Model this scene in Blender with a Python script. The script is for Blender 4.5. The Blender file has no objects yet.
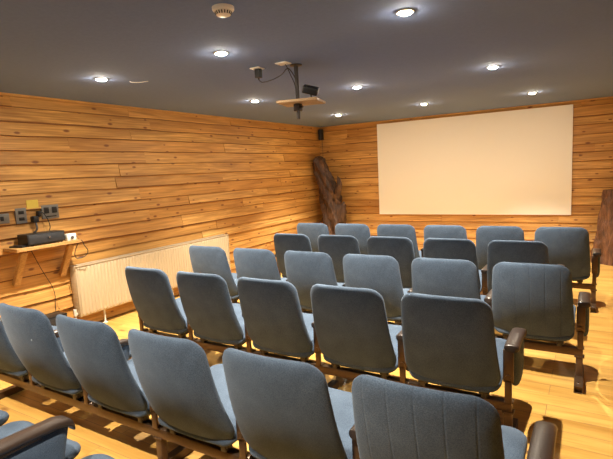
import bpy, bmesh, math, random
from mathutils import Vector, Matrix, noise
random.seed(7)
PI = math.pi
C = bpy.context.scene.collection
SC = bpy.context.scene

# ------------------------------------------------------------------ constants of the room
XL, XR, YF, H = -0.85, 4.75, 0.0, 2.37        # left wall, right wall, screen wall, ceiling
YR = -11.2                                      # unseen rear wall behind the camera, set far back to weaken its bounce light

# ------------------------------------------------------------------ material helpers
def mat(name):
    m = bpy.data.materials.new(name); m.use_nodes = True
    nt = m.node_tree
    b = nt.nodes['Principled BSDF']
    return m, nt, b
def N(nt, t, **kw):
    n = nt.nodes.new(t)
    for k, v in kw.items(): setattr(n, k, v)
    return n
def L(nt, a, b): nt.links.new(a, b)
def ramp(nt, stops, fac=None, interp='LINEAR'):
    r = N(nt, 'ShaderNodeValToRGB'); r.color_ramp.interpolation = interp
    e = r.color_ramp.elements
    while len(e) < len(stops): e.new(0.5)
    for i, (p, c) in enumerate(stops):
        e[i].position = p; e[i].color = (*c, 1)
    if fac is not None: L(nt, fac, r.inputs['Fac'])
    return r
def mix(nt, fac, a, b, mode='MIX'):
    m = N(nt, 'ShaderNodeMix', data_type='RGBA', blend_type=mode)
    for s, v in ((m.inputs[0], fac), (m.inputs[6], a), (m.inputs[7], b)):
        if hasattr(v, 'links'): L(nt, v, s)
        elif isinstance(v, (int, float)): s.default_value = v
        else: s.default_value = (*v, 1)
    return m.outputs[2]
def bump(nt, bsdf, h, strength=0.3, dist=0.01):
    b = N(nt, 'ShaderNodeBump'); b.inputs['Strength'].default_value = strength
    b.inputs['Distance'].default_value = dist
    L(nt, h, b.inputs['Height']); L(nt, b.outputs[0], bsdf.inputs['Normal'])
def noise_tex(nt, vec, scale, detail=3, rough=.5, dist=0):
    n = N(nt, 'ShaderNodeTexNoise'); n.inputs['Scale'].default_value = scale
    n.inputs['Detail'].default_value = detail; n.inputs['Roughness'].default_value = rough
    n.inputs['Distortion'].default_value = dist
    if vec is not None: L(nt, vec, n.inputs['Vector'])
    return n.outputs['Fac']
def mapping(nt, vec, scale=(1, 1, 1), loc=(0, 0, 0)):
    m = N(nt, 'ShaderNodeMapping'); m.inputs['Scale'].default_value = scale
    m.inputs['Location'].default_value = loc
    L(nt, vec, m.inputs['Vector']); return m.outputs[0]
def objco(nt): return N(nt, 'ShaderNodeTexCoord').outputs['Object']
def uvco(nt): return N(nt, 'ShaderNodeTexCoord').outputs['UV']

def plain(name, col, rough=.5, metal=0., bumpy=0, bscale=60, vary=.0):
    m, nt, b = mat(name)
    b.inputs['Roughness'].default_value = rough; b.inputs['Metallic'].default_value = metal
    o = objco(nt)
    n = noise_tex(nt, o, bscale, 4)
    if vary:
        c = mix(nt, n, tuple(x*(1-vary) for x in col), tuple(min(1, x*(1+vary)) for x in col))
        L(nt, c, b.inputs['Base Color'])
    else:
        b.inputs['Base Color'].default_value = (*col, 1)
    if bumpy: bump(nt, b, n, bumpy, .003)
    return m

def wood_boards(name, light, dark, knot=(.10, .028, .008), rough=.55, tint='tint', kn=.8):
    """sawn pine: UV is metres along / across the board, a random offset per board; 'tint' is the board's own shade"""
    m, nt, b = mat(name)
    uv = uvco(nt)
    warp = noise_tex(nt, mapping(nt, uv, (1.2, 5, 1)), 1, 2)
    at = N(nt, 'ShaderNodeAttribute', attribute_name=tint)
    grain = noise_tex(nt, mapping(nt, uv, (1.6, 55, 1)), 1, 5, .6, .6)
    broad = noise_tex(nt, mapping(nt, uv, (.9, 9, 1)), 1, 3, .5, 1.2)
    base = mix(nt, at.outputs['Fac'], light, dark)
    g = ramp(nt, [(.36, (0, 0, 0)), (.66, (1, 1, 1))], grain)
    c1 = mix(nt, g.outputs[0], tuple(x*.76 for x in dark), base)
    bb = ramp(nt, [(.35, (.72, .66, .58)), (.65, (1.06, 1.06, 1.06))], broad)
    c2 = mix(nt, 1., c1, bb.outputs[0], 'MULTIPLY')
    # knots
    v = N(nt, 'ShaderNodeTexVoronoi'); v.voronoi_dimensions = '2D'
    v.inputs['Scale'].default_value = 1
    wv = mapping(nt, uv, (2.6, 6.2, 1))
    L(nt, wv, v.inputs['Vector'])
    sep = N(nt, 'ShaderNodeSeparateColor'); L(nt, v.outputs['Color'], sep.inputs[0])
    gate = N(nt, 'ShaderNodeMath', operation='LESS_THAN'); gate.inputs[1].default_value = kn
    L(nt, sep.outputs[0], gate.inputs[0])
    size = N(nt, 'ShaderNodeMath', operation='MULTIPLY_ADD'); size.inputs[1].default_value = .045; size.inputs[2].default_value = .03
    L(nt, sep.outputs[1], size.inputs[0])
    dv = N(nt, 'ShaderNodeMath', operation='DIVIDE'); L(nt, v.outputs['Distance'], dv.inputs[0]); L(nt, size.outputs[0], dv.inputs[1])
    kr = ramp(nt, [(.0, (1, 1, 1)), (.55, (.9, .9, .9)), (.75, (.35, .35, .35)), (1., (0, 0, 0))], None)
    ds = N(nt, 'ShaderNodeMath', operation='MULTIPLY'); ds.inputs[1].default_value = .62
    L(nt, dv.outputs[0], ds.inputs[0]); L(nt, ds.outputs[0], kr.inputs['Fac'])
    kf = N(nt, 'ShaderNodeMath', operation='MULTIPLY'); L(nt, kr.outputs[0], kf.inputs[0]); L(nt, gate.outputs[0], kf.inputs[1])
    c3 = mix(nt, kf.outputs[0], c2, knot)
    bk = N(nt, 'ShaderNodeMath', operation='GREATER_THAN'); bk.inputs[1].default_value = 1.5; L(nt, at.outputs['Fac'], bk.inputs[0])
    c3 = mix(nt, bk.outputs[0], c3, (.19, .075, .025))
    L(nt, c3, b.inputs['Base Color'])
    b.inputs['Roughness'].default_value = rough
    bump(nt, b, grain, .25, .004)
    return m

WALL = wood_boards('pine_cladding', (.86, .50, .15), (.62, .30, .07), knot=(.20, .065, .018))
SHELF = wood_boards('shelf_pine', (.62, .36, .13), (.50, .26, .08), kn=.2)
PLY = wood_boards('plywood', (.50, .33, .17), (.42, .26, .12), kn=.0)
BARK = None

def floor_mat():
    m, nt, b = mat('oak_floorboards')
    o = objco(nt)
    br = N(nt, 'ShaderNodeTexBrick'); L(nt, mapping(nt, o, (1, 1, 1)), br.inputs['Vector'])
    br.inputs['Scale'].default_value = 1; br.inputs['Brick Width'].default_value = 1.35
    br.inputs['Row Height'].default_value = .145; br.inputs['Mortar Size'].default_value = .0022
    br.offset = .37; br.inputs['Mortar Smooth'].default_value = .1
    br.inputs['Color1'].default_value = (0, 0, 0, 1); br.inputs['Color2'].default_value = (1, 1, 1, 1); br.inputs['Mortar'].default_value = (.5, .5, .5, 1)
    sc = N(nt, 'ShaderNodeVectorMath', operation='SCALE'); L(nt, br.outputs['Color'], sc.inputs[0]); sc.inputs['Scale'].default_value = 7.3
    ad = N(nt, 'ShaderNodeVectorMath', operation='ADD'); L(nt, o, ad.inputs[0]); L(nt, sc.outputs[0], ad.inputs[1])
    g = noise_tex(nt, mapping(nt, ad.outputs[0], (1.6, 28, 1)), 1, 5, .6, .8)
    g2 = noise_tex(nt, mapping(nt, ad.outputs[0], (.8, 6, 1)), 1, 2, .5, 1.5)
    base = mix(nt, br.outputs['Color'], (.70, .42, .115), (.56, .315, .078))
    gr = ramp(nt, [(.3, (.86, .80, .70)), (.62, (1.04, 1.04, 1.04))], g)
    c = mix(nt, 1., base, gr.outputs[0], 'MULTIPLY')
    gr2 = ramp(nt, [(.35, (.80, .74, .66)), (.6, (1.05, 1.05, 1.05))], g2)
    c = mix(nt, 1., c, gr2.outputs[0], 'MULTIPLY')
    v = N(nt, 'ShaderNodeTexVoronoi'); v.voronoi_dimensions = '2D'; v.inputs['Scale'].default_value = 1
    L(nt, mapping(nt, ad.outputs[0], (1.1, 2.6, 1)), v.inputs['Vector'])
    kr = ramp(nt, [(.0, (1, 1, 1)), (.03, (.7, .7, .7)), (.06, (0, 0, 0))], v.outputs['Distance'])
    c = mix(nt, kr.outputs[0], c, (.20, .085, .025))
    c = mix(nt, br.outputs['Fac'], c, (.34, .18, .065))
    L(nt, c, b.inputs['Base Color'])
    b.inputs['Roughness'].default_value = .34
    b.inputs['Specular IOR Level'].default_value = .45
    bump(nt, b, g, .08, .002)
    return m
FLOOR = floor_mat()

def fabric(name, a, c, scale=260):
    m, nt, b = mat(name)
    o = objco(nt)
    n1 = noise_tex(nt, o, scale, 2, .7)
    n2 = noise_tex(nt, o, 9, 3, .5)
    col = mix(nt, ramp(nt, [(.35, (0, 0, 0)), (.65, (1, 1, 1))], n1).outputs[0], a, c)
    w = ramp(nt, [(.3, (.82, .82, .82)), (.7, (1.12, 1.12, 1.1))], n2)
    L(nt, mix(nt, 1., col, w.outputs[0], 'MULTIPLY'), b.inputs['Base Color'])
    b.inputs['Roughness'].default_value = .92
    b.inputs['Specular IOR Level'].default_value = .15
    b.inputs['Sheen Weight'].default_value = .15
    b.inputs['Sheen Roughness'].default_value = .5
    b.inputs['Sheen Tint'].default_value = (.7, .8, .95, 1)
    bump(nt, b, n1, .25, .002)
    return m
BLUE = fabric('blue_grey_fabric', (.046, .066, .102), (.088, .118, .168))
BLUE2 = fabric('blue_grey_fabric_pleated', (.046, .066, .102), (.088, .118, .168))
def add_pleats(m):
    nt = m.node_tree; b = nt.nodes['Principled BSDF']
    sp = N(nt, 'ShaderNodeSeparateXYZ'); L(nt, objco(nt), sp.inputs[0])
    ma = N(nt, 'ShaderNodeMath', operation='MULTIPLY_ADD'); ma.inputs[1].default_value = 11.; ma.inputs[2].default_value = 10.5; L(nt, sp.outputs[0], ma.inputs[0])
    fr = N(nt, 'ShaderNodeMath', operation='FRACT'); L(nt, ma.outputs[0], fr.inputs[0])
    r = ramp(nt, [(.0, (1, 1, 1)), (.44, (1, 1, 1)), (.5, (0, 0, 0)), (.56, (1, 1, 1))], fr.outputs[0])
    bump(nt, b, r.outputs[0], .35, .003)
add_pleats(BLUE2)
CEIL = plain('painted_ceiling', (.135, .195, .375), .95, 0, .25, 45, .10)
SCREEN = plain('matt_screen_cloth', (.88, .86, .80), .9, 0, .05, 200, .015)
FRAMEM = plain('bronze_painted_steel', (.115, .068, .04), .38, .55, .05, 90, .12)
PAD = plain('dark_brown_leatherette', (.040, .026, .020), .33, 0, .12, 120, .15)
BLACKM = plain('black_plastic', (.007, .007, .008), .45, 0, .05, 150, .2)
UNDER = plain('dark_seat_shell', (.022, .022, .025), .5, 0, .1, 80, .2)
RAD = plain('cream_radiator_enamel', (.52, .41, .27), .45, 0, .02, 30, .02)
RADD = plain('radiator_grille_enamel', (.48, .38, .26), .5, 0, .05, 30, .05)
WHITE = plain('white_plastic', (.74, .70, .62), .4, 0, .03, 40, .03)
GREYS = plain('brushed_socket_steel', (.20, .19, .18), .45, .4, .05, 120, .1)
CHROME = plain('chrome', (.7, .7, .68), .2, 1., 0)
YEL = plain('yellow_paper', (.72, .55, .10), .8, 0, .05, 60, .05)
CABLE = plain('black_cable_rubber', (.015, .013, .012), .5, 0, 0)
POLE = plain('dark_grey_steel', (.055, .045, .042), .45, .5, .05, 60, .15)
def emis(name, col, s):
    m, nt, b = mat(name)
    b.inputs['Emission Color'].default_value = (*col, 1); b.inputs['Emission Strength'].default_value = s
    b.inputs['Base Color'].default_value = (.9, .9, .9, 1)
    return m
LAMP = emis('lit_lamp_glass', (1, .88, .68), 330)
def bark_mat(name, a, c, d):
    m, nt, b = mat(name)
    o = objco(nt)
    g = noise_tex(nt, mapping(nt, o, (16, 16, 2.2)), 1, 6, .65, 1.5)
    h = noise_tex(nt, o, 5, 3, .5)
    col = ramp(nt, [(.3, a), (.52, c), (.75, d)], g).outputs[0]
    w = ramp(nt, [(.35, (.55, .5, .5)), (.7, (1.15, 1.1, 1.05))], h)
    L(nt, mix(nt, 1., col, w.outputs[0], 'MULTIPLY'), b.inputs['Base Color'])
    b.inputs['Roughness'].default_value = .5
    bump(nt, b, g, .8, .03)
    return m
BARK = bark_mat('weathered_driftwood', (.026, .013, .008), (.10, .05, .026), (.27, .145, .07))
BARK2 = bark_mat('brown_stump_wood', (.06, .025, .013), (.17, .075, .036), (.32, .15, .075))

# ------------------------------------------------------------------ object helpers
def link(o, parent=None):
    C.objects.link(o)
    if parent: o.parent = parent
    return o
def obj(name, bm, m, parent=None, smooth=True, loc=None, recalc=True, angle=40):
    if recalc: bmesh.ops.recalc_face_normals(bm, faces=bm.faces)
    me = bpy.data.meshes.new(name); bm.to_mesh(me); bm.free()
    if isinstance(m, (list, tuple)):
        for q in m: me.materials.append(q)
    else: me.materials.append(m)
    if smooth:
        for p in me.polygons: p.use_smooth = True
        try: me.set_sharp_from_angle(angle=math.radians(angle))
        except Exception: pass
    o = bpy.data.objects.new(name, me)
    if loc: o.location = loc
    return link(o, parent)
def empty(name, loc=(0, 0, 0), rz=0):
    o = bpy.data.objects.new(name, None); o.location = loc; o.rotation_euler.z = rz
    o.empty_display_size = .1
    return link(o)
def tag(o, label, cat, group=None):
    o['label'] = label; o['category'] = cat
    if group: o['group'] = group
    return o
def struct(o): o['kind'] = 'structure'; return o

def bx(bm, a, b, bev=0, seg=2):
    """box between corners a and b, bevelled"""
    a = Vector(a); b = Vector(b); c = (a+b)/2; s = b-a
    r = bmesh.ops.create_cube(bm, size=1, matrix=Matrix.Translation(c) @ Matrix.Diagonal((abs(s.x), abs(s.y), abs(s.z), 1)))
    if bev:
        es = list({e for v in r['verts'] for e in v.link_edges})
        bmesh.ops.bevel(bm, geom=es, offset=bev, segments=seg, affect='EDGES', profile=.5)
def bar(bm, p, q, w, h, up=(0, 0, 1), bev=0):
    """rectangular bar from p to q"""
    p = Vector(p); q = Vector(q); d = (q-p); ln = d.length; d.normalize()
    u = Vector(up); s = d.cross(u).normalized(); u = s.cross(d)
    M = Matrix(((s.x, d.x, u.x, (p.x+q.x)/2), (s.y, d.y, u.y, (p.y+q.y)/2), (s.z, d.z, u.z, (p.z+q.z)/2), (0, 0, 0, 1)))
    r = bmesh.ops.create_cube(bm, size=1, matrix=M @ Matrix.Diagonal((w, ln, h, 1)))
    if bev:
        es = list({e for v in r['verts'] for e in v.link_edges})
        bmesh.ops.bevel(bm, geom=es, offset=bev, segments=2, affect='EDGES', profile=.5)
def cyl(bm, p, q, r0, r1=None, n=20):
    p = Vector(p); q = Vector(q); r1 = r0 if r1 is None else r1
    d = q-p; rot = d.to_track_quat('Z', 'Y').to_matrix().to_4x4()
    bmesh.ops.create_cone(bm, cap_ends=True, segments=n, radius1=r0, radius2=r1, depth=d.length,
                          matrix=Matrix.Translation((p+q)/2) @ rot)
def lathe(bm, c, prof, n=32):
    """prof: list of (r, z) turned round the vertical through c"""
    rings = []
    for r, z in prof:
        if r < 1e-6: rings.append([bm.verts.new((c[0], c[1], c[2]+z))])
        else: rings.append([bm.verts.new((c[0]+r*math.cos(2*PI*i/n), c[1]+r*math.sin(2*PI*i/n), c[2]+z)) for i in range(n)])
    for a, b in zip(rings, rings[1:]):
        for i in range(n):
            j = (i+1) % n
            if len(a) == 1 and len(b) > 1: bm.faces.new((a[0], b[i], b[j]))
            elif len(b) == 1 and len(a) > 1: bm.faces.new((a[i], a[j], b[0]))
            elif len(a) > 1: bm.faces.new((a[i], a[j], b[j], b[i]))
def tube(bm, pts, r, n=8, sub=6):
    """smooth tube through points (Catmull-Rom)"""
    P = [Vector(p) for p in pts]; Q = []
    E = [P[0]*2-P[1]] + P + [P[-1]*2-P[-2]]
    for i in range(1, len(E)-2):
        for k in range(sub):
            t = k/sub
            Q.append(.5*((2*E[i]) + (E[i+1]-E[i-1])*t + (2*E[i-1]-5*E[i]+4*E[i+1]-E[i+2])*t*t + (3*E[i]-E[i-1]-3*E[i+1]+E[i+2])*t**3))
    Q.append(P[-1])
    rings = []; pu = Vector((.3, .2, .93)).normalized()
    for i, q in enumerate(Q):
        d = (Q[min(i+1, len(Q)-1)]-Q[max(i-1, 0)]).normalized()
        s = d.cross(pu)
        if s.length < 1e-3: s = d.cross(Vector((1, 0, 0)))
        s.normalize(); u = s.cross(d).normalized(); pu = u
        rings.append([bm.verts.new(q+(s*math.cos(2*PI*k/n)+u*math.sin(2*PI*k/n))*r) for k in range(n)])
    for a, b in zip(rings, rings[1:]):
        for i in range(n): bm.faces.new((a[i], a[(i+1) % n], b[(i+1) % n], b[i]))
    bm.faces.new(rings[0]); bm.faces.new(rings[-1])

# ------------------------------------------------------------------ room shell
def cladding(name, origin, u, nrm, length, height, seed):
    """a wall of overlapping waney-edged pine boards; every board has its own tint, run and wavy lower edge"""
    rnd = random.Random(seed)
    bm = bmesh.new(); uvl = bm.loops.layers.uv.new('UVMap'); tl = bm.loops.layers.float_color.new('tint')
    O = Vector(origin); U = Vector(u); Nn = Vector(nrm); Z = Vector((0, 0, 1))
    def quad(vs, uvs, t):
        f = bm.faces.new([bm.verts.new(v) for v in vs])
        for l, q in zip(f.loops, uvs): l[uvl].uv = q; l[tl] = (t, t, t, 1)
    # backing sheet so nothing shows through the joints
    quad([O-Nn*.02, O+U*length-Nn*.02, O+U*length+Z*height-Nn*.02, O+Z*height-Nn*.02], [(0, 0), (length, 0), (length, height), (0, height)], 1)
    z = 0.0; rows = []
    while z < height-.03:
        h = rnd.uniform(.118, .150); 
        if height-(z+h) < .07: h = height-z
        rows.append((z, h)); z += h
    for (z0, h) in rows:
        x = -rnd.uniform(0, 2.5)
        while x < length:
            ln = rnd.choice((1.3, 1.8, 2.4, 3.0, 3.6))
            x0, x1 = max(0, x), min(length, x+ln); x += ln
            if x1 <= 0 or x1-x0 < .02: continue
            tint = rnd.random()**1.2
            ou, ov = rnd.uniform(0, 90), rnd.uniform(0, 90); ph = rnd.uniform(0, 50)
            tb = rnd.uniform(.024, .040); tt = rnd.uniform(.004, .008)
            amp = rnd.choice((.001, .002, .002, .006))
            n = max(2, int((x1-x0)/.09)); ed = rnd.choice((.004, .007, .012))
            def col(i):
                s = x0+.0015+(x1-x0-.003)*i/n
                w = amp*(noise.noise(Vector((s*2.1+ph, ph, 0)))*1.6+noise.noise(Vector((s*6+ph, 0, ph)))*.5)
                lo = z0-.012+w if z0 > 0 else 0
                hi = min(z0+h+.004, height)
                b = O+U*s
                return s, lo, hi, [b+Z*hi+Nn*tt, b+Z*(lo+ed)+Nn*tb, b+Z*(lo)+Nn*(tb-.009), b+Z*(lo)-Nn*.012]
            prev = col(0)
            e0 = prev
            for i in range(1, n+1):
                cur = col(i)
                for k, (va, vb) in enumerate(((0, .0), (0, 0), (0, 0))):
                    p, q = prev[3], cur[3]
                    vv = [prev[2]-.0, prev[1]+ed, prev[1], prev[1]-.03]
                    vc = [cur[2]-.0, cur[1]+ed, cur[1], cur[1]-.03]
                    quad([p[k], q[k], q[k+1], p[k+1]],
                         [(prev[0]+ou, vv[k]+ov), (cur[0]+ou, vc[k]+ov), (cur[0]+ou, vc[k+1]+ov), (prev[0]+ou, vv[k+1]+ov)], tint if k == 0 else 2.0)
                prev = cur
            for e in (e0, prev):
                p = e[3]; top = O+U*e[0]+Z*e[2]-Nn*.012
                quad([top, p[0], p[1], p[3]], [(e[0]+ou, e[2]+ov)]*4, 1)
    bmesh.ops.remove_doubles(bm, verts=bm.verts, dist=.0002)
    o = obj(name, bm, WALL, smooth=True, recalc=False, angle=30)
    return struct(o)
cladding('wall_left', (XL, YR, 0), (0, 1, 0), (1, 0, 0), -YR, H, 3)
cladding('wall_front', (XL, 0, 0), (1, 0, 0), (0, -1, 0), XR-XL, H, 11)
cladding('wall_right', (XR, 0, 0), (0, -1, 0), (-1, 0, 0), -YR, H, 21)
bm = bmesh.new(); bx(bm, (XL-.1, YR-.1, 0), (XR+.1, YR, H)); struct(obj('wall_rear', bm, CEIL, smooth=False))  # unseen; dark plain finish chosen to keep bounce light off the seat backs
bm = bmesh.new(); bx(bm, (XL-.1, YR-.1, -.08), (XR+.1, .1, 0)); struct(obj('floor', bm, FLOOR, smooth=False))
bm = bmesh.new(); bx(bm, (XL-.1, YR-.1, H), (XR+.1, .1, H+.08)); struct(obj('ceiling', bm, CEIL, smooth=False))
bm = bmesh.new(); bx(bm, (XL+.03, YR+.05, H-.022), (XL+.045, -.03, H), .003); 
def uv_boards(o, tint=.2):
    """gives simple box-mapped UVs in metres and a tint to a timber object"""
    me = o.data; uv = me.uv_layers.new(name='UVMap'); ca = me.color_attributes.new('tint', 'FLOAT_COLOR', 'CORNER')
    r = random.uniform(0, 50)
    dims = [max(v.co[i] for v in me.vertices)-min(v.co[i] for v in me.vertices) for i in range(3)]
    ax = dims.index(max(dims)); oth = [i for i in range(3) if i != ax]
    for p in me.polygons:
        a = oth[0] if abs(p.normal[oth[0]]) < abs(p.normal[oth[1]]) else oth[1]
        for li in p.loop_indices:
            c = me.vertices[me.loops[li].vertex_index].co
            uv.data[li].uv = (c[ax]+r, c[a]+r*1.7); ca.data[li].color = (tint, tint, tint, 1)
    return o
uv_boards(struct(obj('trim_left', bm, WALL, smooth=False)), .4)
bm = bmesh.new(); bx(bm, (XL+.03, -.045, H-.022), (XR-.03, -.03, H), .003)
uv_boards(struct(obj('trim_front', bm, WALL, smooth=False)), .4)

# ------------------------------------------------------------------ projection screen
SX0, SX1, SZ0, SZ1 = .395, 3.515, .665, 2.315
s = empty('projection_screen', ((SX0+SX1)/2, -.04, SZ0))
tag(s, 'large blank cream projection screen fixed to the timber wall ahead of the seats', 'screen')
hw, hh = (SX1-SX0)/2, SZ1-SZ0
bm = bmesh.new(); bx(bm, (-hw, -.008, 0), (hw, .0, hh), .001); obj('screen_surface', bm, SCREEN, s, smooth=False)
bm = bmesh.new()
for a, b in (((-hw+.02, 0, .02), (-hw+.06, .012, hh-.02)), ((hw-.06, 0, .02), (hw-.02, .012, hh-.02)), ((-hw+.06, 0, .02), (hw-.06, .012, .06)), ((-hw+.06, 0, hh-.06), (hw-.06, .012, hh-.02))): bx(bm, a, b)
obj('mounting_batten', bm, BLACKM, s, smooth=False)

# ------------------------------------------------------------------ seats
def rr_outline(hw_top, hw_bot, h, rt, rb, n=9, arch=0.0):
    """outline of a rounded panel, counter-clockwise; x across, v from 0 (bottom) to h (top)"""
    pts = []
    def corner(cx, cy, r, a0):
        for i in range(n+1):
            a = a0+PI/2*i/n
            ca, sa = math.cos(a), math.sin(a)
            pts.append([cx+r*ca, cy+r*sa])
    corner(hw_top-rt, h-rt, rt, 0)
    for t in (.75, .5, .25): pts.append([(hw_top-rt)*(2*t-1), h])
    corner(-hw_top+rt, h-rt, rt, PI/2)
    for t in (.2, .4, .6, .8): pts.append([-(hw_top+(hw_bot-hw_top)*t), (h-rt)+(rb-(h-rt))*t])
    corner(-hw_bot+rb, rb, rb, PI)
    for t in (.25, .5, .75): pts.append([(hw_bot-rb)*(2*t-1), 0])
    corner(hw_bot-rb, rb, rb, 3*PI/2)
    for t in (.8, .6, .4, .2): pts.append([(hw_top+(hw_bot-hw_top)*t), (h-rt)+(rb-(h-rt))*t])
    for p in pts:
        p[1] += arch*(1-(p[0]/hw_top)**2)*(p[1]/h)
    return pts
def cushion(bm, outline, cen, tf, tb, place, rings=(1, .992, .975, .95, .91, .84, .7, .45, .2), power=6):
    """puffed pad: outline rings shrink to cen; tf / tb thickness to the front and to the back; place(x, v, w) -> point"""
    n = len(outline)
    def ring(s, sign, t):
        th = t*(1-s**power/1.0)**.5 if s < 1 else 0
        out = []
        for x, v in outline:
            # keep an even margin instead of a plain scale so corners stay round
            X = cen[0]+(x-cen[0])*s; V = cen[1]+(v-cen[1])*s
            out.append(bm.verts.new(place(X, V, sign*th)))
        return out
    mid = ring(1, 1, 0)
    for sign, t in ((1, tf), (-1, tb)):
        prev = mid
        for s in rings[1:]:
            r = ring(s, sign, t)
            for i in range(n):
                f = bm.faces.new((prev[i], prev[(i+1) % n], r[(i+1) % n], r[i]))
            prev = r
        c = bm.verts.new(place(cen[0], cen[1], sign*t))
        for i in range(n): bm.faces.new((prev[i], prev[(i+1) % n], c))

BACK_BOT = .275
# chair origin on the floor under the TOP edge of the backrest; the chair looks along +Y
BACK_T = (-.055, .832)     # y, z of the top edge
BACK_B = (.135, .285)   # y, z of the bottom edge
bd = Vector((0, BACK_T[0]-BACK_B[0], BACK_T[1]-BACK_B[1])); bl = bd.length; bd.normalize()
bn = Vector((1, 0, 0)).cross(bd)        # normal; pointing to -Y or +Y
if bn.y < 0: bn = -bn
def back_place(x, v, w):
    q = v/bl
    lum = .022*math.sin(PI*min(1, max(0, q)))**1.5          # gentle bulge towards the sitter's back
    wrap = .042*(x/.25)**2*(.35+.65*q)                       # sides come forward
    return Vector((x, BACK_B[0], BACK_B[1])) + bd*v + bn*(w - lum + wrap)
SEAT_OUT = None
def make_backrest(pleat):
    bm = bmesh.new()
    out = rr_outline(.240, .262, bl, .080, .115, arch=.020)
    cushion(bm, out, (0, bl*.52), .040, .032, back_place)
    if pleat:
        for v in bm.verts: pass
    return bm
def make_shell():
    """thin dark shell edge under the fabric at the foot of the backrest"""
    bm = bmesh.new()
    out = rr_outline(.215, .225, .20, .03, .10, arch=0)
    cushion(bm, out, (0, .1), .006, .010, lambda x, v, w: back_place(x, v+.02, w-.022+.0))
    return bm
def seat_place(x, v, w):
    v = max(v, 0)
    # v: 0 rear .. .46 front; surface slightly higher at the front, dished in the middle
    q = v/.47
    z = .305+.118*q**.8+.012*(x/.25)**2 - .02*max(0, q-.8)/.2
    return Vector((x, .098+v*1.10, z-.004+w))
def make_seat():
    bm = bmesh.new()
    out = rr_outline(.258, .258, .47, .075, .06)
    cushion(bm, out, (0, .235), .042, .045, seat_place)
    return bm
def smooth_obj(name, bm, m, parent): return obj(name, bm, m, parent, angle=80)

def make_chair():
    t = empty('auditorium_seat')
    o = smooth_obj('backrest', make_backrest(False), BLUE, t)
    o = smooth_obj('seat_cushion', make_seat(), BLUE, t)
    bm = bmesh.new()
    out = rr_outline(.205, .215, .38, .09, .06)
    cushion(bm, out, (0, .19), .012, .020, lambda x, v, w: seat_place(x, v+.04, w-.048))
    smooth_obj('seat_shell', bm, UNDER, t)
    for sx in (-.17, .17):
        bm = bmesh.new()
        bar(bm, (sx, .16, .243), (sx, .16, .30), .034, .05, up=(0, 1, 0), bev=.004)
        bar(bm, (sx, .15, .262), (sx, .42, .310), .03, .022, bev=.004)
        cyl(bm, (sx-.026, .15, .270), (sx+.026, .15, .270), .013, n=14)
        obj('bracket', bm, POLE, t)
    return t
chair0 = make_chair()
def copy_tree(o, parent=None):
    c = o.copy(); C.objects.link(c)
    if parent: c.parent = parent
    for ch in list(o.children): copy_tree(ch, c)
    return c

S = .58
ROWS = [  # x of first seat, y, first k, count
    (.615, -2.904, 0, 6), (.904, -3.859, 0, 5), (.525, -4.809, 0, 6),
    (.79, -5.779, 0, 5), (.405, -6.812, 0, 6), (.545, -7.725, 1, 3)]
ROWN = ['front row nearest the screen', 'second row from the screen', 'third row from the screen',
        'fourth row from the screen', 'fifth row, the long row nearest the camera', 'bottom left corner row, only its front edge in view']
POS6 = ['leftmost seat', 'second seat from the left', 'third seat from the left', 'third seat from the right', 'second seat from the right', 'rightmost seat beside aisle']
POS5 = ['leftmost seat', 'second seat from the left', 'middle seat', 'second seat from the right', 'rightmost seat beside aisle']
POS3 = ['leftmost cushion', 'middle cushion beside the brown armrest', 'rightmost cushion, only a corner showing']
LOOK = ['dark blue-grey', 'almost black-backed blue', 'blue-grey', 'dark-backed blue', 'light blue-grey', 'pale blue']
used = False
seats = []
for r, (x0, y, k0, n) in enumerate(ROWS):
    for i in range(n):
        c = chair0 if not used else copy_tree(chair0)
        used = True
        k = k0+i
        c.location = (x0+k*S, y, 0)
        if r == 5:
            lab = LOOK[r]+' auditorium seat, '+POS3[i]+' in the bottom left corner'
        else:
            nm = {6: POS6, 5: POS5}[n][i]
            lab = LOOK[r]+' auditorium seat, '+nm+', '+['front row below the screen', 'second row from screen', 'third row from screen', 'fourth row from screen', 'row nearest the camera'][r]
        tag(c, lab, 'seat', ['front row seats', 'second row seats', 'third row seats', 'fourth row seats', 'nearest row seats', 'bottom left corner seats'][r])
        seats.append(c)
for c in seats:
    if 'rightmost seat beside aisle' in c['label'] and ('front row' in c['label'] or 'third row' in c['label'] or 'nearest' in c['label']):
        for ch in c.children:
            if ch.name.startswith('backrest'):
                ch.data = ch.data.copy(); ch.data.materials[0] = BLUE2; ch['label'] = 'backrest with faint vertical seams'
# pleated fabric on backs of the aisle-end seats of rows one, three and five: grooves are modelled
def pleated_backrest():
    bm = make_backrest(True)
    bmesh.ops.subdivide_edges(bm, edges=bm.edges[:], cuts=2, use_grid_fill=True)
    return bm

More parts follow.
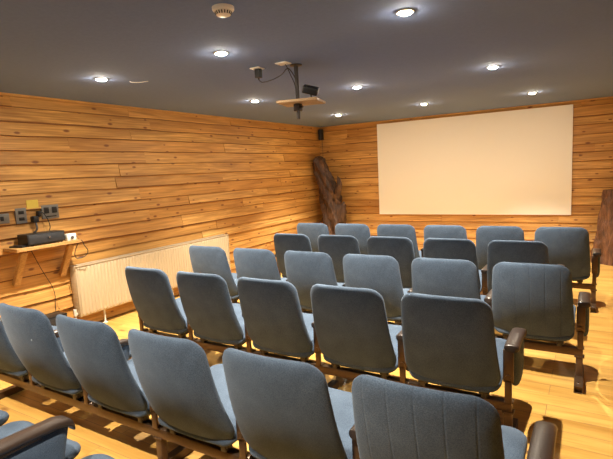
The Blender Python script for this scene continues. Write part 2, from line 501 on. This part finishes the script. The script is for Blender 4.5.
# ------------------------------------------------------------------ row frames with armrests
def arm_parts(root, x, y, ztop, end, ext=0, off=0):
    """armrest: steel bracket > rounded leatherette pad, upholstered side panel; local coordinates of the row"""
    zt = ztop; w = .038 if end else .029
    y0, y1 = (.112, .475+ext)
    bm = bmesh.new()
    bar(bm, (x, .137, .243), (x, .137, zt-.20), .036, .016, up=(0, 1, 0), bev=.003)
    bar(bm, (x, .137, zt-.215), (x, .137, zt-.034), .052, .016, up=(0, 1, 0), bev=.004)
    bx(bm, (x-.022, .135, zt-.045), (x+.022, .40, zt-.032), .003)
    cyl(bm, (x, .130, zt-.185), (x, .122, zt-.185), .014, n=14)
    bx(bm, (x-.024, .132, .243), (x+.024, .187, .249), .001)
    a = obj('armrest_bracket', bm, FRAMEM, root)
    x += off
    # pad: a rounded bar whose nose curves down
    bm = bmesh.new(); sec = 14; rings = []
    path = [(y0-.003, -.002, .86), (y0, 0, .96), (y0+.02, 0, 1), (y0+.12, .004, 1), (y0+.22, .002, 1), (y1-.06, -.004, 1), (y1-.025, -.014, .98), (y1-.008, -.028, .93), (y1-.002, -.045, .8)]
    for (yy, dz, sc) in path:
        ring = []
        for q in range(sec):
            a_ = 2*PI*q/sec
            cx, cz = math.cos(a_), math.sin(a_)
            cx = math.copysign(abs(cx)**.7, cx); cz = math.copysign(abs(cz)**.75, cz)
            ring.append(bm.verts.new((x+w*cx*sc, yy, zt-.018+dz+.020*cz*sc)))
        rings.append(ring)
    for p, q in zip(rings, rings[1:]):
        for i in range(sec): bm.faces.new((p[i], p[(i+1) % sec], q[(i+1) % sec], q[i]))
    bm.faces.new(rings[0]); bm.faces.new(rings[-1])
    obj('arm_pad', bm, PAD, a, angle=60)
    # side panel
    ph = .255; L0, L1 = y0+.035, y1-.012
    out = rr_outline((L1-L0)/2, (L1-L0)/2-.035, ph, .02, .10)
    bm = bmesh.new()
    cushion(bm, out, (0, ph/2), .031 if off else .026, .031 if off else .026, lambda u, v, ww: Vector((x+ww, (L0+L1)/2+u, zt-.03-ph+v)), power=5)
    obj('side_panel', bm, BLUE, a, angle=80)
FR = ['under the front row of seats below the screen', 'under the second row of seats from the screen', 'under the third row of seats from the screen',
      'under the fourth row of seats from the screen', 'under the row of seats nearest the camera', 'under the corner seats at bottom left']
si = 0
for r, (x0, y, k0, n) in enumerate(ROWS):
    root = empty('seating_frame', (x0, y, 0))
    tag(root, 'bronze steel beam on posts '+FR[r], 'seating frame', None)
    ka, kb = k0-.5, k0+n-.5
    bm = bmesh.new()
    bx(bm, (ka*S-.02, .140, .190), (kb*S+.02, .188, .243), .005)
    bm2 = bmesh.new()
    obj('beam', bm, FRAMEM, root)
    bm2.free()
    if r == 5: posts = [ka, 2.5, kb]
    else: posts = [ka, 2.5, kb]
    for k in posts:
        x = k*S
        bm = bmesh.new()
        bx(bm, (x-.021, .144, .045), (x+.021, .184, .19), .004)
        bx(bm, (x-.03, .137, .18), (x+.03, .191, .19), .002)
        obj('post', bm, FRAMEM, root)
        bm = bmesh.new()
        # square foot tube running front to back, open at its rear end
        y0, y1 = -.03, .36
        t = .004; w = .026; hz = .048
        bx(bm, (x-w, y0, 0), (x+w, y1, t)); bx(bm, (x-w, y0, hz-t), (x+w, y1, hz))
        bx(bm, (x-w, y0, t), (x-w+t, y1, hz-t)); bx(bm, (x+w-t, y0, t), (x+w, y1, hz-t)); bx(bm, (x-w+t, y0+.03, t), (x+w-t, y0+.034, hz-t))
        f = obj('foot', bm, FRAMEM, root, smooth=False)
        bm = bmesh.new(); lathe(bm, (x, y0+.055, hz-.001), [(.0, .006), (.008, .005), (.011, 0), (0, 0)], 12)
        obj('bolt', bm, CHROME, f)
    for i in range(n):
        seat = seats[si]; si += 1
        arm_parts(seat, -S/2, 0, .625 if r == 5 else (.575 if i == 0 else .545), i == 0 or r == 5, .06 if r == 5 else 0)
        if i == n-1: arm_parts(seat, S/2+(.02 if r == 4 else .004), 0, .575, True, 0, .018)

# ------------------------------------------------------------------ downlights
KELV = (1.0, .92, .76)
def downlight(x, y, label, group):
    t = empty('downlight', (x, y, H)); tag(t, label, 'ceiling light', group)
    bm = bmesh.new(); lathe(bm, (0, 0, 0), [(.036, -.001), (.036, -.006), (.046, -.007), (.050, -.004), (.050, 0), (.036, -.001)], 32)
    obj('trim_ring', bm, WHITE, t)
    bm = bmesh.new(); lathe(bm, (0, 0, 0), [(0, -.018), (.010, -.0175), (.020, -.0155), (.028, -.012), (.033, -.007), (.035, -.001), (0, -.001)], 32)
    obj('lamp_lens', bm, LAMP, t)
    ld = bpy.data.lights.new('downlight_beam', 'SPOT'); ld.energy = SPOTW*(.55 if y < -7 else 1); ld.color = KELV
    ld.spot_size = math.radians(92); ld.spot_blend = .7; ld.shadow_soft_size = .018
    lo = bpy.data.objects.new('downlight_beam', ld); lo.location = (0, 0, -.035); link(lo, t)
SPOTW = 150
GRID = [('in the far row by the screen wall', [(.39, -1.57), (1.765, -1.65), (3.10, -1.47)]),
        ('in the middle row', [(.39, -3.69), (1.66, -3.61), (2.985, -3.59)]),
        ('in the near row', [(.266, -5.62), (1.54, -5.585), (2.86, -5.565)]),
        ('above the camera', [(.17, -7.6), (1.45, -7.6), (2.75, -7.6)])]
for where, spots in GRID:
    for side, (x, y) in zip(('leftmost', 'centre', 'rightmost'), spots):
        downlight(x, y, 'round lit white ceiling downlight, %s of three %s' % (side, where), 'recessed ceiling downlights '+where)

# ------------------------------------------------------------------ smoke detector
t = empty('smoke_detector', (2.14, -6.25, H)); tag(t, 'round white smoke detector on the ceiling at the top edge of the photo', 'smoke detector')
bm = bmesh.new(); lathe(bm, (0, 0, 0), [(0, 0), (.056, 0), (.056, -.012), (.052, -.018), (.046, -.019)], 40); lathe(bm, (0, 0, 0), [(.046, -.019), (0, -.019)], 40)
obj('base', bm, WHITE, t, angle=30)
bm = bmesh.new(); lathe(bm, (0, 0, 0), [(.043, -.018), (.043, -.026), (.036, -.038), (.022, -.044), (0, -.045)], 40)
obj('cover', bm, WHITE, t, angle=30)
bm = bmesh.new()
for i in range(18):
    a = 2*PI*i/18; c_, s_ = math.cos(a), math.sin(a)
    bar(bm, (c_*.0435, s_*.0435, -.024), (c_*.037, s_*.037, -.0375), .006, .003, up=(c_, s_, .3))
obj('vent_slots', bm, BLACKM, t, smooth=False)

# ------------------------------------------------------------------ projector bracket hanging from the ceiling
px, py = 1.727, -4.907
t = empty('projector_mount', (px, py, H)); tag(t, 'dark metal ceiling pole carrying a small wooden platform board', 'ceiling mount')
bm = bmesh.new(); lathe(bm, (0, 0, 0), [(0, 0), (.048, 0), (.048, -.008), (.024, -.014), (.0, -.014)], 28); obj('ceiling_flange', bm, POLE, t, angle=30)
bm = bmesh.new(); cyl(bm, (0, 0, -.01), (0, 0, -.30), .0165); cyl(bm, (0, 0, -.30), (0, 0, -.425), .014); obj('pole', bm, POLE, t, angle=30)
bm = bmesh.new(); bx(bm, (-.027, -.027, -.362), (.027, .027, -.304), .005); cyl(bm, (.027, 0, -.33), (.046, 0, -.33), .009, n=12); obj('clamp', bm, POLE, t)
bm = bmesh.new(); bx(bm, (-.135, -.135, -.304), (.195, .135, -.284), .002)
o = obj('platform_board', bm, PLY, t, smooth=False); o.rotation_euler.z = math.radians(13)
uv_boards(o, .3)
# small dark projector-like device on a stalk, resting on the board
dx, dy, dz = px+.113, py+.02, H-.284
t = empty('swivel_camera', (dx, dy, dz)); tag(t, 'small black swivel-mounted device standing on the hanging wooden platform', 'device')
bm = bmesh.new(); lathe(bm, (0, 0, 0), [(0, 0), (.024, 0), (.024, .005), (.009, .010), (.008, .042), (0, .042)], 18); obj('stalk', bm, BLACKM, t, angle=30)
bm = bmesh.new(); bx(bm, (-.062, -.044, -.030), (.062, .044, .030), .010, 3)
o = obj('body', bm, BLACKM, t); o.location = (0, 0, .076); o.rotation_euler = (math.radians(18), math.radians(16), math.radians(25))
bm = bmesh.new(); cyl(bm, (0, .044, 0), (0, .051, 0), .018, n=24)
o2 = obj('lens', bm, POLE, o)
# ceiling plates, adapter and cable
def plate(name, x, y, w, d, rz, label, cat, mtl=WHITE, screws=True):
    t = empty(name, (x, y, H), rz); tag(t, label, cat)
    bm = bmesh.new(); bx(bm, (-w/2, -d/2, -.009), (w/2, d/2, 0), .003); obj('face_plate', bm, mtl, t)
    bm = bmesh.new(); 
    for s_ in (-1, 1): cyl(bm, (s_*w*.36, 0, -.009), (s_*w*.36, 0, -.0105), .004, n=10)
    obj('screw', bm, CHROME, t)
    return t
plate('ceiling_socket', 1.438, -5.035, .088, .088, 0, 'white ceiling socket plate with a black adapter plugged in, left of the pole', 'socket')
plate('ceiling_outlet', 1.690, -5.035, .10, .088, 0, 'blank white outlet plate on the ceiling right beside the hanging pole', 'outlet plate')
t = empty('power_adapter', (1.448, -5.035, H-.009)); tag(t, 'black power adapter plugged into the ceiling socket', 'adapter')
bm = bmesh.new(); bx(bm, (-.024, -.022, -.072), (.024, .022, -.001), .006); obj('body', bm, BLACKM, t)
bm = bmesh.new(); cyl(bm, (0, 0, -.072), (0, 0, -.088), .008, .005, n=12); obj('strain_relief', bm, BLACKM, t)
bm = bmesh.new()
tube(bm, [(1.448, -5.035, H-.095), (1.475, -5.02, H-.115), (1.55, -5.0, H-.105), (1.63, -4.98, H-.075), (1.675, -4.96, H-.03), (1.70, -4.94, H-.05), (1.735, -4.93, H-.12), (1.75, -4.935, H-.16), (1.765, -4.945, H-.19)], .004)
tag(obj('power_cable', bm, CABLE), 'thin black cable looping from the ceiling adapter to the device on the platform', 'cable')
bm = bmesh.new()
tube(bm, [(1.70, -5.02, H-.01), (1.705, -5.0, H-.035), (1.712, -4.965, H-.09), (1.72, -4.93, H-.15), (1.732, -4.932, H-.22), (1.738, -4.935, H-.275)], .0035)
tag(obj('signal_cable', bm, CABLE), 'short black cable running from the blank outlet plate down the pole', 'cable')
# bit of wire on the ceiling beyond the nearest left lamp
bm = bmesh.new()
tube(bm, [(.352, -5.41, H-.004), (.37, -5.395, H-.012), (.41, -5.355, H-.014), (.44, -5.325, H-.008), (.46, -5.30, H-.003)], .0028)
tag(obj('ceiling_wire', bm, WHITE), 'short curved pale wire on the dark ceiling near the left downlight', 'wire')

# ------------------------------------------------------------------ corner loudspeaker
t = empty('loudspeaker', (-.765, -.075, 2.125)); tag(t, 'small black loudspeaker high in the corner left of the screen', 'loudspeaker')
bm = bmesh.new(); bx(bm, (-.038, -.045, 0), (.038, .035, .20), .006); obj('cabinet', bm, BLACKM, t)
bm = bmesh.new(); bx(bm, (-.032, -.049, .01), (.032, -.044, .19), .003); obj('grille', bm, UNDER, t)
bm = bmesh.new(); bx(bm, (-.015, .03, .08), (.015, .055, .12), .002); obj('wall_bracket', bm, POLE, t)
bm = bmesh.new(); tube(bm, [(-.765, -.036, 2.123), (-.766, -.034, 2.0), (-.764, -.034, 1.85), (-.767, -.033, 1.5), (-.765, -.033, 1.2)], .003)
tag(obj('speaker_cable', bm, CABLE), 'thin cable hanging down the wall below the corner loudspeaker', 'cable')

# ------------------------------------------------------------------ driftwood trunks
def trunk(bm, path, seed, lobes=5, n=40, sub=10, rough=.22, flute=.16):
    """gnarled trunk: path of (x, y, z, rx, ry, twist)"""
    rnd = random.Random(seed); rings = []
    pts = []
    for i in range(len(path)-1):
        for k in range(sub):
            t = k/sub; t2 = t*t*(3-2*t)
            pts.append([a+(b-a)*t2 if j > 2 else a+(b-a)*t for j, (a, b) in enumerate(zip(path[i], path[i+1]))])
    pts.append(list(path[-1]))
    for _ in range(3):
        pts = [pts[0]]+[[(a+2*b+c)/4 for a, b, c in zip(pts[i-1], pts[i], pts[i+1])] for i in range(1, len(pts)-1)]+[pts[-1]]
    for (x, y, z, rx, ry, tw) in pts:
        ring = []
        for q in range(n):
            a = 2*PI*q/n
            f = 1+flute*math.sin(lobes*(a+tw)+seed)+.5*flute*math.sin((lobes*2+1)*(a+tw*1.3)+1)
            p = Vector((math.cos(a)*2+seed, math.sin(a)*2, z*3.2))
            f += rough*noise.noise(p)+rough*.5*noise.noise(p*3.1)
            f += .05*noise.noise(Vector((math.cos(a+tw)*11, math.sin(a+tw)*11, z*2.5)))
            ring.append(bm.verts.new((x+rx*f*math.cos(a), y+ry*f*math.sin(a), z)))
        rings.append(ring)
    for p, q in zip(rings, rings[1:]):
        for i in range(n): bm.faces.new((p[i], p[(i+1) % n], q[(i+1) % n], q[i]))
    for ring, dz in ((rings[0], 0), (rings[-1], .02)):
        c = sum((v.co for v in ring), Vector())/n; c.z += dz
        cv = bm.verts.new(c)
        for i in range(n): bm.faces.new((ring[i], ring[(i+1) % n], cv))
t = empty('driftwood_trunk', (-.45, -.38, 0)); tag(t, 'tall twisted dark driftwood trunk standing in the corner left of the screen', 'driftwood')
t.location.x += .035; t.location.y += .02
O_ = Vector((-.45, -.38, 0))
def rel(path): return [(a-O_.x, b-O_.y, c, d, e, f) for a, b, c, d, e, f in path]
bm = bmesh.new()
trunk(bm, rel([(-.43, -.36, 0, .25, .20, 0), (-.43, -.38, .25, .215, .17, .3), (-.44, -.40, .5, .205, .16, .6), (-.45, -.40, .8, .20, .15, 1.0), (-.50, -.40, 1.05, .185, .14, 1.4),
               (-.56, -.40, 1.25, .155, .125, 1.8), (-.63, -.40, 1.45, .145, .12, 2.2), (-.68, -.40, 1.62, .125, .11, 2.6), (-.695, -.40, 1.74, .105, .10, 2.9), (-.70, -.40, 1.79, .06, .06, 3.0)]), 3)
obj('trunk', bm, BARK, t, angle=70)
bm = bmesh.new()
trunk(bm, rel([(-.38, -.42, .95, .07, .06, 0), (-.31, -.43, 1.12, .065, .05, .4), (-.27, -.43, 1.26, .05, .045, .8), (-.28, -.43, 1.36, .035, .035, 1.1), (-.30, -.43, 1.40, .012, .012, 1.2)]), 5, lobes=3, n=24, flute=.1)
obj('branch_stub', bm, BARK, t, angle=70)
bm = bmesh.new()
trunk(bm, rel([(-.30, -.40, .55, .09, .08, 0), (-.25, -.41, .72, .085, .07, .4), (-.215, -.41, .86, .05, .05, .8), (-.21, -.41, .93, .015, .015, 1.1)]), 8, lobes=3, n=24, flute=.12)
obj('burl', bm, BARK, t, angle=70)
O_ = Vector((4.13, -.30, 0))
t = empty('tree_stump', tuple(O_)); tag(t, 'wide reddish-brown tree stump against the screen wall at the right edge', 'tree stump')
bm = bmesh.new()
trunk(bm, rel([(4.10, -.30, 0, .30, .20, 0), (4.10, -.30, .2, .28, .19, .1), (4.12, -.30, .45, .265, .18, .25), (4.13, -.30, .7, .255, .17, .4), (4.145, -.29, .92, .235, .16, .5), (4.15, -.29, 1.05, .225, .15, .55)]), 14, lobes=4, rough=.16, flute=.07)
obj('trunk', bm, BARK2, t, angle=50)

# ------------------------------------------------------------------ radiator
RY0, RY1, RZ0, RZ1 = -5.43, -3.08, .15, .685
RX = XL+.045
t = empty('radiator', (RX, (RY0+RY1)/2, 0)); tag(t, 'long low cream panel radiator on the left timber wall beside the seats', 'radiator')
hl = (RY1-RY0)/2
# fluted front panel
bm = bmesh.new(); n = 58; prof = []
for i in range(n):
    a = -hl+.012+(2*hl-.024)*i/n; w = (2*hl-.024)/n
    prof += [(a, 0), (a+w*.22, .010), (a+w*.5, .010), (a+w*.72, 0)]
prof.append((hl-.012, 0))
zs = [(RZ0+.004, -.010), (RZ0+.012, 0), (RZ0+.03, 1), (RZ1-.04, 1), (RZ1-.022, 0), (RZ1-.012, -.010)]
rows_ = []
for z, k in zs:
    rows_.append([bm.verts.new((.106+(d*(1 if k == 1 else 0)) + (k if k < 0 else 0), a, z)) for a, d in prof])
for p, q in zip(rows_, rows_[1:]):
    for i in range(len(p)-1): bm.faces.new((p[i], p[i+1], q[i+1], q[i]))
bx(bm, (.085, -hl+.008, RZ0), (.098, hl-.008, RZ1-.012))
obj('front_panel', bm, RAD, t, smooth=True, angle=25)
bm = bmesh.new(); bx(bm, (.008, -hl+.01, RZ0), (.022, hl-.01, RZ1-.012), .003); obj('rear_panel', bm, RAD, t, smooth=False)
for s_ in (-1, 1):
    bm = bmesh.new(); y = s_*hl
    bx(bm, (0.004, y-.006, RZ0), (.112, y+.006, RZ1-.004), .004)
    for k in range(9):
        z = RZ0+.05+k*.05
        bx(bm, (.03, y-.0075, z), (.085, y+.0075, z+.012), .001)
    obj('side_cover', bm, RAD, t)
bm = bmesh.new()
bx(bm, (.002, -hl, RZ1-.012), (.03, hl, RZ1), .002); bx(bm, (.088, -hl, RZ1-.012), (.113, hl, RZ1), .002)
for k in range(120):
    y = -hl+.02+k*(2*hl-.04)/119
    bx(bm, (.028, y-.003, RZ1-.009), (.09, y+.003, RZ1-.003))
obj('top_grille', bm, RADD, t, smooth=False)
for y in (-hl+.30, 0.1, hl-.3):
    bm = bmesh.new()
    cyl(bm, (.06, y, .008), (.06, y, RZ0+.02), .010, n=14); lathe(bm, (.06, y, 0), [(0, .0), (.026, 0), (.026, .006), (.012, .012), (0, .012)], 18)
    obj('leg', bm, WHITE, t, angle=40)
bm = bmesh.new(); cyl(bm, (.06, -hl-.006, RZ0+.035), (.06, -hl-.03, RZ0+.035), .011, n=14); cyl(bm, (.06, -hl-.03, RZ0+.02), (.06, -hl-.03, RZ0+.085), .016, n=16)
cyl(bm, (.06, -hl-.03, 0.0), (.06, -hl-.03, RZ0+.02), .008, n=12)
obj('valve', bm, WHITE, t, angle=40)

# ------------------------------------------------------------------ shelf with equipment
SY0, SY1 = -6.03, -5.41; SZ = .965
t = empty('wall_shelf', (XL+.03, (SY0+SY1)/2, SZ)); tag(t, 'small pine shelf on two wooden struts on the left wall', 'shelf')
sl = (SY1-SY0)/2
bm = bmesh.new(); bx(bm, (0, -sl, -.030), (.235, sl, 0), .003); uv_boards(obj('shelf_board', bm, SHELF, t, smooth=False), .1)
for y in (-sl+.075, sl-.095):
    bm = bmesh.new(); bar(bm, (.015, y-.01, -.36), (.185, y+.01, -.036), .058, .046, up=(1, 0, 0), bev=.006)
    o = obj('strut', bm, SHELF, t, smooth=False); uv_boards(o, .45)
bx0 = XL+.03
t = empty('amplifier', (bx0+.115, -5.69, SZ)); tag(t, 'black electronic media box on the small wall shelf', 'media player')
bm = bmesh.new(); bx(bm, (-.085, -.22, .012), (.09, .135, .11), .005); obj('case', bm, BLACKM, t)
bm = bmesh.new(); bx(bm, (.0905, -.21, .02), (.094, .125, .10), .001); obj('front_panel', bm, UNDER, t)
bm = bmesh.new(); cyl(bm, (.093, -.02, .068), (.105, -.02, .068), .012, n=20); obj('knob', bm, CHROME, t, angle=40)
for sx, sy in ((-.06, -.17), (-.06, .11), (.07, -.17), (.07, .11)):
    bm = bmesh.new(); cyl(bm, (sx, sy, 0), (sx, sy, .013), .014, n=14); obj('rubber_foot', bm, CABLE, t, angle=40)
t = empty('silver_adapter', (bx0+.185, -5.475, SZ)); tag(t, 'small silver and white gadget at the right end of the wall shelf', 'gadget')
bm = bmesh.new(); bx(bm, (-.025, -.06, 0), (.025, .035, .068), .006); obj('body', bm, WHITE, t)
bm = bmesh.new(); cyl(bm, (.025, -.015, .03), (.035, -.015, .03), .017, n=20); cyl(bm, (0, .035, .03), (0, .05, .03), .014, n=20); obj('dial', bm, CHROME, t, angle=40)
t = empty('remote_control', (bx0+.12, -5.955, SZ), .3); tag(t, 'flat black remote control lying on the left end of the wall shelf', 'remote control')
bm = bmesh.new(); bx(bm, (-.08, -.025, 0), (.07, .025, .018), .006); obj('body', bm, BLACKM, t)
bm = bmesh.new()
for i in range(5):
    for j in range(3): bx(bm, (-.06+i*.022, -.016+j*.012, .018), (-.05+i*.022, -.009+j*.012, .0205), .001)
obj('button', bm, POLE, t, smooth=False)
def wall_plate(name, y, z, w, h, label, cat, holes):
    t = empty(name, (XL+.030, y, z)); tag(t, label, cat)
    bm = bmesh.new(); bx(bm, (-.012, -w/2, -h/2), (.012, w/2, h/2), .003); obj('face_plate', bm, GREYS, t)
    for hy, hz, hw_, hh_ in holes:
        bm = bmesh.new(); bx(bm, (.012, hy-hw_/2, hz-hh_/2), (.0155, hy+hw_/2, hz+hh_/2), .001); obj('socket_insert', bm, BLACKM, t)
wall_plate('wall_socket', -5.838, 1.245, .10, .145, 'grey metal socket plate above the left half of the shelf, black plug in it', 'socket', [(0, .03, .05, .03), (0, -.03, .05, .03)])
wall_plate('wall_socket', -5.557, 1.257, .17, .135, 'wide grey double socket plate to the right of the yellow note', 'socket', [(-.04, .015, .05, .06), (.04, .015, .05, .06), (0, -.045, .11, .012)])
wall_plate('wall_socket', -6.01, 1.235, .13, .09, 'grey switch plate on the left wall at the left photo edge', 'switch plate', [(0, 0, .03, .04)])
t = bmesh.new(); bx(t, (XL+.034, -5.775, 1.30), (XL+.037, -5.665, 1.385), .0005)
tag(obj('paper_note', t, YEL, smooth=False), 'small yellow paper note stuck to the wall above the shelf', 'note')
t = empty('mains_plug', (XL+.048, -5.72, 1.20)); tag(t, 'bunch of black plugs on the wall between the grey sockets', 'plug')
bm = bmesh.new(); bx(bm, (-.018, -.035, -.03), (.04, .02, .03), .010, 3); obj('body', bm, BLACKM, t)
bm = bmesh.new(); bx(bm, (-.018, .022, .02), (.03, .055, .075), .008, 3); obj('upper_plug', bm, BLACKM, t)
def cable(pts, label, r=.004, name='cable', m=None):
    bm = bmesh.new(); tube(bm, pts, r); tag(obj(name, bm, m or CABLE), label, 'cable')
w_ = XL+.045
cable([(w_+.03, -5.73, 1.17), (w_+.05, -5.735, 1.12), (w_+.05, -5.75, 1.09), (w_+.045, -5.77, 1.076)], 'thick black lead dropping from the plugs onto the black box', .009)
cable([(w_+.02, -5.69, 1.22), (w_+.03, -5.66, 1.26), (w_+.035, -5.62, 1.20), (w_+.035, -5.60, 1.12), (w_+.03, -5.61, 1.076)], 'thin looping black lead beside the plugs above the shelf', .004)
cable([(bx0+.215, -5.43, SZ+.006), (bx0+.24, -5.405, .95), (bx0+.24, -5.385, .90), (bx0+.235, -5.35, .84), (bx0+.215, -5.37, .79), (bx0+.19, -5.44, .775), (bx0+.18, -5.46, .81), (bx0+.19, -5.45, .87), (bx0+.205, -5.425, .93)], 'black cable loop hanging off the right end of the shelf', .004)
cable([(w_-.002, -5.80, .935), (w_, -5.72, .72), (w_, -5.62, .48), (w_, -5.62, .30), (w_+.02, -5.64, .262)], 'thin cable running from under the shelf down the wall to the floor box', .003)
t = empty('subwoofer', (XL+.04, -5.74, 0)); tag(t, 'low black box on the floor against the wall left of the radiator', 'box')
bm = bmesh.new(); bx(bm, (0, -.17, .012), (.16, .14, .255), .008); obj('case', bm, BLACKM, t)
bm = bmesh.new(); bx(bm, (.16, -.155, .03), (.166, .125, .24), .002); obj('front_grille', bm, UNDER, t)
for sx, sy in ((.02, -.15), (.02, .12), (.14, -.15), (.14, .12)):
    bm = bmesh.new(); cyl(bm, (sx, sy, 0), (sx, sy, .013), .012, n=12); obj('rubber_foot', bm, CABLE, t, angle=40)

# ------------------------------------------------------------------ world and camera
w = bpy.data.worlds.new('world'); SC.world = w; w.use_nodes = True
w.node_tree.nodes['Background'].inputs['Color'].default_value = (.0, .0, .0, 1)
w.node_tree.nodes['Background'].inputs['Strength'].default_value = 0
cam = bpy.data.cameras.new('camera'); co = bpy.data.objects.new('camera', cam); link(co)
fw = Vector((-0.51764707, 0.84676011, -0.12263287)); rt = Vector((0.85533899, 0.51565028, -0.04999994)); up = Vector((-0.02089772, 0.13077499, 0.9911918))
M = Matrix(((rt.x, up.x, -fw.x, 3.7533), (rt.y, up.y, -fw.y, -8.1862), (rt.z, up.z, -fw.z, 1.5212), (0, 0, 0, 1)))
co.matrix_world = M
cam.sensor_width = 36; cam.sensor_fit = 'HORIZONTAL'; cam.lens = 466.89/613*36; cam.clip_start = .05
SC.camera = co
SC.view_settings.view_transform = 'Standard'; SC.view_settings.look = 'None'
SC.view_settings.gamma = 1; SC.view_settings.use_curve_mapping = False
SC.view_settings.exposure = 1.56
